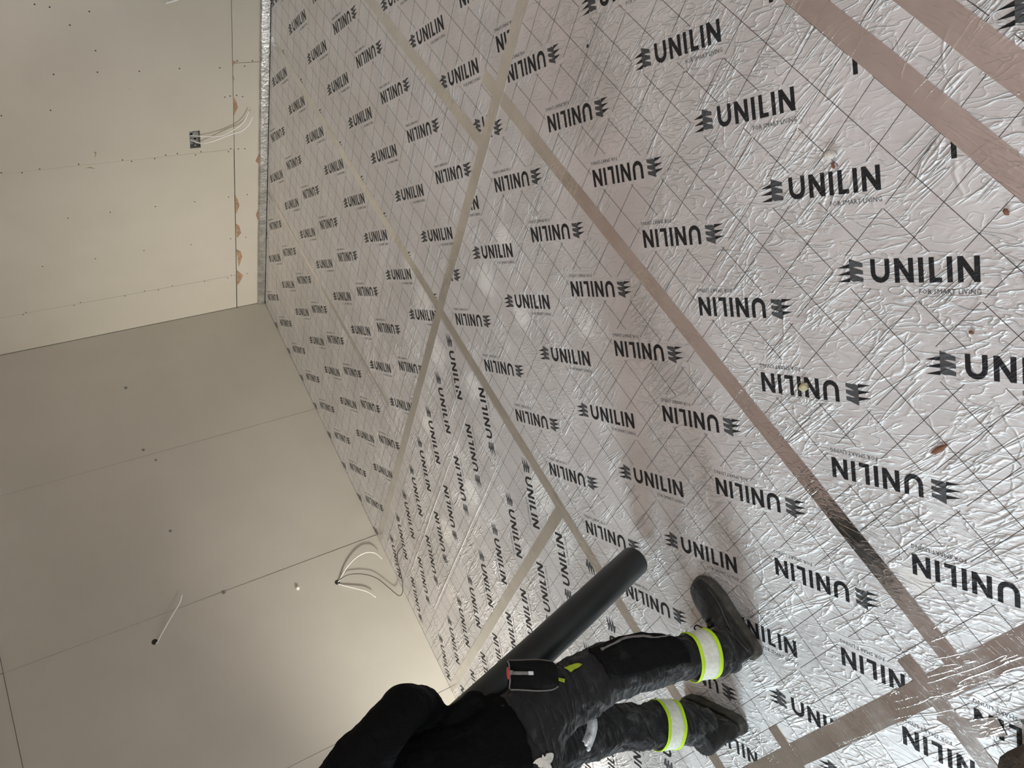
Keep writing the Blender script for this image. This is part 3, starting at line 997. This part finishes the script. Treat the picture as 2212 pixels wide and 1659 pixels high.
def hand_parts(wrist, grip, side):
    """Palm, four fingers curled round the tube, thumb from the side of the palm."""
    wv = Vector(wrist); g = Vector(grip)
    d = (g - wv).normalized()
    up = Vector((0, 0, 1)); lat = d.cross(up).normalized(); nr = lat.cross(d).normalized()
    out = [capsule([wv, wv + d * .04, wv + d * .085], [(.022, .034), (.018, .042), (.015, .040)], 3)]
    for i, ln in enumerate((.070, .080, .075, .058)):
        a = wv + d * .075 + nr * (.030 - .020 * i)
        b = a + d * ln * .45; c = b + (d * .2 + lat * side * .9) * ln * .4; e = c + (lat * side * .6 - d * .7) * ln * .35
        out.append(capsule([a, b, c, e], [.0100, .0092, .0085, .0072], 3, 8))
    a = wv + d * .028 + nr * .034
    out.append(capsule([a, a + d * .026 + nr * .014 + lat * side * .02, a + d * .048 + lat * side * .045], [.0125, .0105, .0085], 3, 8))
    return out


body_parts += hand_parts(R_ARM[-1], (4.28, 2.86, .965), -1)
body_parts += hand_parts(L_ARM[-1], (4.215, 2.86, .985), 1)
for fx, fy, an in ((4.50, 3.03, .07), (4.672, 2.695, 1.0)):
    fw = Vector((-math.cos(an), -math.sin(an), 0)); f0 = Vector((fx, fy, .062))
    body_parts.append(capsule([f0 - fw * .02, f0 + fw * .06, f0 + fw * .16 - Vector((0, 0, .012))], [.020, .022, .016]))
remeshed('body', body_parts, SKIN, person, .0052, 2)
hv, hf = ellipsoid_vf(L_(HEAD + Vector((.016, 0, .026))), (.102, .084, .104), 24, 16)
hv = [v + (v - L_(HEAD)).normalized() * (.005 * mnoise.noise(v * 30)) for v in hv]
hv2, hf2 = [], []
keep = {}
for i, v in enumerate(hv):
    q = v - L_(HEAD)
    if q.z > -.02 + .9 * max(0, -q.x - .02) or q.x > .03: keep[i] = len(hv2); hv2.append(v)
for q in hf:
    if all(k in keep for k in q): hf2.append(tuple(keep[k] for k in q))
hair = mesh('hair', hv2, hf2, HAIR, person, True)
hair.modifiers.new('thick', 'SOLIDIFY').thickness = .006
for sy in (-1, 1):
    v, f = ellipsoid_vf(L_(HEAD + Vector((-.084, .032 * sy, .010))), (.010, .013, .009), 12, 8)
    e = mesh('eye', v, f, EYEW, person, True)
    v, f = ellipsoid_vf(L_(HEAD + Vector((-.0925, .032 * sy, .010))), (.003, .005, .005), 10, 6)
    mesh('iris', v, f, HAIR, e, True)

# trousers
pelvis = rings_vf(LP([(4.425, 2.87, .74), (4.425, 2.87, .82), (4.42, 2.87, .92), (4.41, 2.872, 1.02), (4.40, 2.875, 1.06)]),
                  [(.10, .165), (.135, .188), (.135, .180), (.118, .160), (.112, .152)], 28)
seat = ellipsoid_vf(L_((4.475, 2.895, .825)), (.105, .150, .11), 24, 14)
trousers = remeshed('trousers', [leg_vf(R_LEG), leg_vf(L_LEG), pelvis, seat], TROUSER, person, .0075, 5, ((.085, .030, 1), (.032, .013, 2)))

# jacket: torso, hem and sleeves in one cloth
jk = [
    rings_vf(LP([(4.405, 2.872, .835), (4.400, 2.872, .90), (4.392, 2.874, 1.0), (4.378, 2.878, 1.14), (4.362, 2.882, 1.28), (4.345, 2.885, 1.39), (4.33, 2.885, 1.45)]),
             [(.150, .205), (.146, .200), (.138, .190), (.140, .200), (.135, .208), (.095, .195), (.062, .085)], 32),
    capsule([(4.33, 2.885, 1.42), (4.318, 2.885, 1.475), (4.312, 2.885, 1.50)], [.070, .068, .066]),
    # the loose front of the hem that pokes forward
    capsule([(4.275, 3.000, .880), (4.262, 2.995, .915), (4.275, 2.985, .97), (4.31, 2.97, 1.04)], [(.016, .030), (.022, .040), (.024, .040), (.03, .04)]),
]
for A in (R_ARM, L_ARM):
    jk.append(capsule(A[:-1] + [tuple(Vector(A[-2]).lerp(Vector(A[-1]), .75))], [.088, .072, .066, .056, .046], 5, 18))
jacket = remeshed('jacket', jk, JACKET, person, .008, 5, ((.10, .026, 3), (.035, .007, 4)))


# ring-shaped bands round the ankles
def ring_on(L, t0, t1, grow, name, mat, parent, thick=.0025):
    """A cloth ring that follows a leg between two heights."""
    P, R = interp([p for p, r in L], [r for p, r in L], 12)
    pts = [(p, r) for p, r in zip(P, R)]
    def at(z):
        for (p, r), (p2, r2) in zip(pts, pts[1:]):
            if p.z >= z >= p2.z:
                k = (p.z - z) / max(1e-6, p.z - p2.z)
                return p.lerp(p2, k), (r[0] + (r2[0] - r[0]) * k, r[1] + (r2[1] - r[1]) * k)
    n = 4
    path, rad = [], []
    for i in range(n + 1):
        p, r = at(t0 + (t1 - t0) * i / n)
        path.append(p); rad.append((r[0] + grow, r[1] + grow))
    V, F = rings_vf(LP(path), rad, 40, (0, 1, 0), caps=False)
    rnd = mnoise
    V = [v + (v - L_(path[min(i // 40, n)])).normalized() * (.0035 * rnd.noise(v * 22)) for i, v in enumerate(V)]
    o = mesh(name, V, F, mat, parent, True)
    m = o.modifiers.new('thick', 'SOLIDIFY'); m.thickness = thick; m.offset = 0
    return o


for LG, a, b in ((R_LEG, .226, .163), (L_LEG, .276, .216)):
    band = ring_on(LG, a, b, .0115, 'reflective_band', REFL, person)
    band['label'] = 'pale reflective ankle band with fluorescent yellow edges'
    for e0, e1 in ((a + .004, a - .006), (b + .006, b - .004)):
        ring_on(LG, e0, e1, .0135, 'fluorescent_edge', FLUO, band)


# boots
def boot(heel, ang, loop):
    """Low safety boot, heel at `heel` on the floor, pointing along ang (radians from -X)."""
    c, s = math.cos(ang), math.sin(ang)
    def wv(x, y, z):           # x forward from the heel, y to the wearer's right
        return L_((heel[0] - x * c - y * s * 1.0, heel[1] - x * s + y * c, z))
    foot, fr = [], []
    for x, hw, h0, h1 in ((.006, .024, .03, .09), (.03, .034, .026, .115), (.08, .038, .025, .115), (.13, .041, .025, .098), (.18, .047, .025, .083), (.225, .050, .025, .076), (.262, .047, .025, .070), (.288, .036, .027, .058), (.300, .018, .032, .046)):
        foot.append((x, hw, h0, h1))
    V, F = [], []
    seg = 20
    for x, hw, h0, h1 in foot:
        for k in range(seg):
            th = 2 * math.pi * k / seg
            cy, cz = math.cos(th), math.sin(th)
            yy = hw * math.copysign(abs(cy) ** .75, cy)
            zz = (h0 + h1) / 2 + (h1 - h0) / 2 * math.copysign(abs(cz) ** .8, cz)
            V.append(wv(x, yy, zz))
    n = len(foot)
    for i in range(n - 1):
        for k in range(seg):
            a = i * seg + k; b = i * seg + (k + 1) % seg
            F.append((a, b, b + seg, a + seg))
    F.append(tuple(range(seg))); F.append(tuple(reversed(range((n - 1) * seg, n * seg))))
    sh = [wv(.062, 0, .05), wv(.060, 0, .10), wv(.056, 0, .14), wv(.055, 0, .165)]
    shaft = rings_vf(sh, [(.058, .040), (.056, .041), (.056, .044), (.058, .047)], 20, (-s, c, 0))
    b = remeshed('boot', [(V, F), shaft], LEATHER, person, .0055, 3, ((.035, .004, 5),))
    # sole outline with heel, slightly proud of the upper
    out = []
    for x, y in ((-.004, .018), (.010, .031), (.05, .039), (.10, .040), (.15, .046), (.21, .055), (.255, .052), (.288, .038), (.305, .016)):
        out.append((x, y))
    ol = out + [(x, -y * .92) for x, y in reversed(out)]
    V, F = [], []
    m = len(ol)
    for z, g in ((.0008, .96), (.006, 1.0), (.024, 1.0), (.030, .97)):
        for x, y in ol:
            zz = z + (.010 * max(0, (x - .22) / .08) ** 2 if z < .01 else .008 * max(0, (x - .2) / .1))
            V.append(wv(.15 + (x - .15) * g, y * g, zz))
    for j in range(3):
        for k in range(m):
            a = j * m + k; q = j * m + (k + 1) % m
            F.append((a, q, q + m, a + m))
    F.append(tuple(reversed(range(m)))); F.append(tuple(range(3 * m, 4 * m)))
    sole = mesh('sole', V, F, RUBBER, b)
    bm = bmesh.new(); bm.from_mesh(sole.data); bmesh.ops.recalc_face_normals(bm, faces=bm.faces[:]); bm.to_mesh(sole.data); bm.free()
    sole['label'] = 'dusty olive-grey boot sole'
    # side panel seam and laces
    tube('side_seam', [wv(.02, .040, .06), wv(.07, .043, .072), (wv(.13, .046, .064)), wv(.19, .050, .050), wv(.25, .046, .044)], .0025, RUBBER, b, 6)
    for i in range(4):
        x = .112 + i * .019; z = .118 - i * .0105
        tube('lace', [wv(x, .024, z - .012), wv(x - .004, .008, z + .002), wv(x, -.010, z + .002), wv(x + .006, -.024, z - .012)], .0026, PADCLOTH, b, 6)
    if loop:
        tube('lace_loop', [wv(.128, .010, .118), wv(.150, .018, .135), wv(.168, .020, .150), wv(.164, .008, .156), wv(.145, .004, .142), wv(.126, .004, .116)], .0024, INK2, b, 6)
    return b


INK2 = m_plain('black_lace', (.008, .008, .009), .8)
boot((4.552, 3.034), .07, True)
boot((4.705, 2.745), 1.0, False)


# things sewn to the trousers, laid on the cloth
def on_cloth(name, pts, mat, target, thick=.004, off=.003, sub=6):
    """A sewn-on piece: quad patch given by four world corners, draped on the cloth below it."""
    a, b, c, d = [L_(p) for p in pts]
    V, F = [], []
    for i in range(sub + 1):
        for j in range(sub + 1):
            u, v = i / sub, j / sub
            V.append(a.lerp(b, u).lerp(d.lerp(c, u), v))
    for i in range(sub):
        for j in range(sub):
            k = i * (sub + 1) + j
            F.append((k, k + sub + 1, k + sub + 2, k + 1))
    o = mesh(name, V, F, mat, person, True)
    m = o.modifiers.new('drape', 'SHRINKWRAP'); m.target = target; m.wrap_method = 'NEAREST_SURFACEPOINT'; m.wrap_mode = 'ABOVE_SURFACE'; m.offset = off
    m = o.modifiers.new('thick', 'SOLIDIFY'); m.thickness = thick; m.offset = 0
    return o


on_cloth('yellow_patch', [(4.309, 3.06, .634), (4.319, 3.06, .587), (4.330, 3.06, .581), (4.337, 3.06, .628)], FLUO2, trousers, .003, .006)['label'] = 'yellow lining showing at the thigh pocket'
on_cloth('yellow_patch', [(4.326, 3.06, .672), (4.345, 3.06, .652), (4.352, 3.06, .660), (4.333, 3.06, .680)], FLUO2, trousers, .003, .006)['label'] = 'small yellow tab at the hip pocket'
on_cloth('yellow_patch', [(4.452, 3.05, .925), (4.442, 3.05, .888), (4.490, 3.05, .882), (4.490, 3.05, .905)], FLUO, trousers, .003, .006)['label'] = 'bright yellow strip on the back pocket'
kp = on_cloth('knee_pad', [(4.290, 3.07, .535), (4.350, 3.07, .285), (4.462, 3.07, .278), (4.400, 3.07, .53)], PADCLOTH, trousers, .014, .008, 10)
kp['label'] = 'black knee pad pouch'
on_cloth('piping', [(4.318, 3.08, .512), (4.330, 3.08, .440), (4.334, 3.08, .440), (4.326, 3.08, .512)], PIPING, trousers, .003, .019)['label'] = 'grey piping on the knee pad'
on_cloth('piping', [(4.330, 3.08, .440), (4.386, 3.08, .285), (4.390, 3.08, .287), (4.334, 3.08, .440)], PIPING, trousers, .003, .019, 10)['label'] = 'grey piping on the knee pad'


def splash():
    rnd = random.Random(5)
    c = L_((4.512, 3.05, .815))
    V, F = [], []
    n = 26
    V.append(c)
    for i in range(n):
        a = 2 * math.pi * i / n
        r = .026 * (1 + .45 * math.sin(3 * a + 1) * rnd.uniform(.4, 1) + rnd.uniform(-.2, .2))
        V.append(c + Vector((math.cos(a) * r, 0, math.sin(a) * r * 1.15)))
    for i in range(n):
        F.append((0, 1 + i, 1 + (i + 1) % n))
    o = mesh('plaster_splash', V, F, CREAM, person, False)
    m = o.modifiers.new('sub', 'SUBSURF'); m.subdivision_type = 'SIMPLE'; m.levels = m.render_levels = 2
    m = o.modifiers.new('drape', 'SHRINKWRAP'); m.target = trousers; m.wrap_method = 'NEAREST_SURFACEPOINT'; m.wrap_mode = 'ABOVE_SURFACE'; m.offset = .004
    m = o.modifiers.new('thick', 'SOLIDIFY'); m.thickness = .003
    o['label'] = 'flaking white plaster splash on the seat of the trousers'


splash()


def holster():
    """Tool pouch hanging at the right hip: a soft flat pocket with a rim, open at the top."""
    ax = Vector((4.330, 3.105, .690)); bx_ = Vector((4.268, 3.095, .812))     # foot, mouth
    up = (bx_ - ax).normalized()
    side = Vector((.86, .10, .35)); side = (side - up * side.dot(up)).normalized()
    out = up.cross(side).normalized()
    if out.y < 0: out = -out
    V, F = [], []
    seg = 24
    prof = [(-.002, .030, .008), (.010, .040, .015), (.05, .043, .019), (.10, .041, .020), (.138, .040, .019), (.140, .037, .016), (.10, .036, .014), (.05, .036, .012)]
    for h, rw, rd in prof:
        for k in range(seg):
            th = 2 * math.pi * k / seg
            a = math.copysign(abs(math.cos(th)) ** .5, math.cos(th)); b = math.copysign(abs(math.sin(th)) ** .8, math.sin(th))
            p = ax + up * h + side * (rw * a) + out * (rd * b)
            p += Vector((1, 1, 1)) * (.002 * mnoise.noise(p * 40))
            V.append(L_(p))
    for i in range(len(prof) - 1):
        for k in range(seg):
            a = i * seg + k; b = i * seg + (k + 1) % seg
            F.append((a, b, b + seg, a + seg))
    F.append(tuple(reversed(range(seg)))); F.append(tuple(range((len(prof) - 1) * seg, len(prof) * seg)))
    o = mesh('hip_pouch', V, F, PADCLOTH, person, True)
    bm = bmesh.new(); bm.from_mesh(o.data); bmesh.ops.recalc_face_normals(bm, faces=bm.faces[:]); bm.to_mesh(o.data); bm.free()
    o['label'] = 'black tool pouch on the hip'
    # raised piping along the edges and the flap fold
    for sgn in (-1, 1):
        tube('edge_piping', [L_(ax + up * h + side * (sgn * rw) + out * .004) for h, rw in ((.0, .032), (.02, .042), (.06, .045), (.10, .043), (.138, .042))], .0022, PIPING, o, 6)
    tube('edge_piping', [L_(ax + up * .140 + side * a + out * b) for a, b in ((-.040, .004), (-.025, .018), (0, .021), (.025, .018), (.040, .004))], .0024, PIPING, o, 6)
    # the clip tool standing in it
    k = empty('clip_tool', (0, 0, 0))
    base = ax + up * .075 + out * .023 + side * .004
    k.location = base
    tag(k, 'silver clip tool with a red round end in the black hip pouch', 'tool')
    rel = lambda p: p - base
    def bar(nm, h0, h1, w0, t0, mt, o0=0.0):
        V = []
        for h in (h0, h1):
            for a, b in ((-w0, 0), (w0, 0), (w0, t0), (-w0, t0)):
                V.append(rel(base + up * h + side * a + out * (b + o0)))
        F = [(0, 1, 2, 3), (7, 6, 5, 4), (0, 4, 5, 1), (1, 5, 6, 2), (2, 6, 7, 3), (3, 7, 4, 0)]
        m = mesh(nm, V, F, mt, k)
        bm = bmesh.new(); bm.from_mesh(m.data); bmesh.ops.recalc_face_normals(bm, faces=bm.faces[:])
        bmesh.ops.bevel(bm, geom=bm.edges[:], offset=.0008, segments=1, affect='EDGES'); bm.to_mesh(m.data); bm.free()
        return m
    bar('clip_blade', .014, .056, .0048, .003, GALV)
    bar('clip_tip', -.002, .013, .0052, .0036, SILVER)
    bar('clip_neck', .057, .068, .0062, .006, GALV)
    V, F = [], []
    for j in range(9):
        for i in range(20):
            a = 2 * math.pi * i / 20; ph = math.pi * j / 8
            V.append(rel(base + up * (.070 + .0045 * math.cos(ph)) + (side * (.0185 * math.cos(a)) + out * (.0085 * math.sin(a))) * math.sin(ph)))
    for j in range(8):
        for i in range(20):
            a = j * 20 + i; b = j * 20 + (i + 1) % 20
            F.append((a, b, b + 20, a + 20))
    mesh('red_button', V, F, REDP, k, True)


holster()


def hanging_strap():
    """A silver loop strap hanging behind the right knee from the far side of the trousers."""
    P = catmull([(4.452, 2.905, .572), (4.458, 2.912, .560), (4.478, 2.918, .566), (4.500, 2.92, .590), (4.515, 2.92, .622)], 6)
    P = catmull([(4.430, 2.90, .600), (4.447, 2.915, .575), (4.470, 2.920, .580), (4.492, 2.920, .600), (4.512, 2.920, .628)], 6)
    V, F = [], []
    wd = Vector((.45, .0, -.89))
    for i, p in enumerate(P):
        t = (P[min(i + 1, len(P) - 1)] - P[max(i - 1, 0)]).normalized()
        a = (Vector((0, 1, 0)).cross(t)).normalized() * .016
        V += [L_(p + a), L_(p - a)]
    for i in range(len(P) - 1):
        F.append((2 * i, 2 * i + 2, 2 * i + 3, 2 * i + 1))
    o = mesh('loop_strap', V, F, STRAP, person, True)
    o.modifiers.new('thick', 'SOLIDIFY').thickness = .004
    o['label'] = 'silver strap hanging behind the knee'
    c = P[-1]
    t = (P[-1] - P[-4]).normalized(); a = (Vector((0, 1, 0)).cross(t)).normalized()
    V, F = rings_vf([L_(c - t * .030), L_(c - t * .026), L_(c - t * .006), L_(c + t * .004)], [(.010, .006), (.0155, .010), (.0155, .010), (.009, .005)], 14, tuple(a))
    mesh('strap_buckle', V, F, SILVER, o, True)
    V, F = rings_vf([L_(c + a * .010), L_(c + a * .010 + t * .012), L_(c + a * .010 + t * .016)], [.006, .006, .003], 10, (0, 1, 0))
    mesh('buckle_tip', V, F, SILVER, o, True)


hanging_strap()


# ------------------------------------------------------------------ the tube in the person's hands
def black_tube():
    a = Vector((4.062, 2.832, .076)); b = Vector((4.292, 2.925, .93))
    root = empty('tube', a)
    tag(root, 'long thick black plastic tube held at the waist, lower end just above the foil floor', 'tube')
    P = [a + (b - a) * t for t in (0, 0, .004, .03, .035, .5, .90, .96)]
    R = [.047, .0535, .0552, .0552, .0545, .0565, .060, .060]
    Vo, F = rings_vf([p - a for p in P], R, 32, (0, 1, 0), caps=False)
    # make sure degenerate first tangent is right: rebuild rings by hand
    d = (b - a).normalized(); v = Vector((0, 1, 0)); v = (v - d * v.dot(d)).normalized(); u = v.cross(d)
    prof = [(.42, .050), (.0, .050), (.0, .0535), (.004, .0552), (.55, .0565), (.92, .0600)]
    V, F = [], []
    for h, r in prof:
        for k in range(32):
            th = 2 * math.pi * k / 32
            V.append(d * h + u * (r * math.cos(th)) + v * (r * math.sin(th)))
    for i in range(len(prof) - 1):
        for k in range(32):
            q = i * 32 + k; s = i * 32 + (k + 1) % 32
            F.append((q, s, s + 32, q + 32))
    F.append(tuple(range(32))); F.append(tuple(range(5 * 32, 6 * 32)))
    o = mesh('shell', V, F, PIPE, root, True)
    bm = bmesh.new(); bm.from_mesh(o.data); bmesh.ops.recalc_face_normals(bm, faces=bm.faces[:]); bm.to_mesh(o.data); bm.free()
    m = o.modifiers.new('edges', 'EDGE_SPLIT'); m.split_angle = math.radians(40)


black_tube()
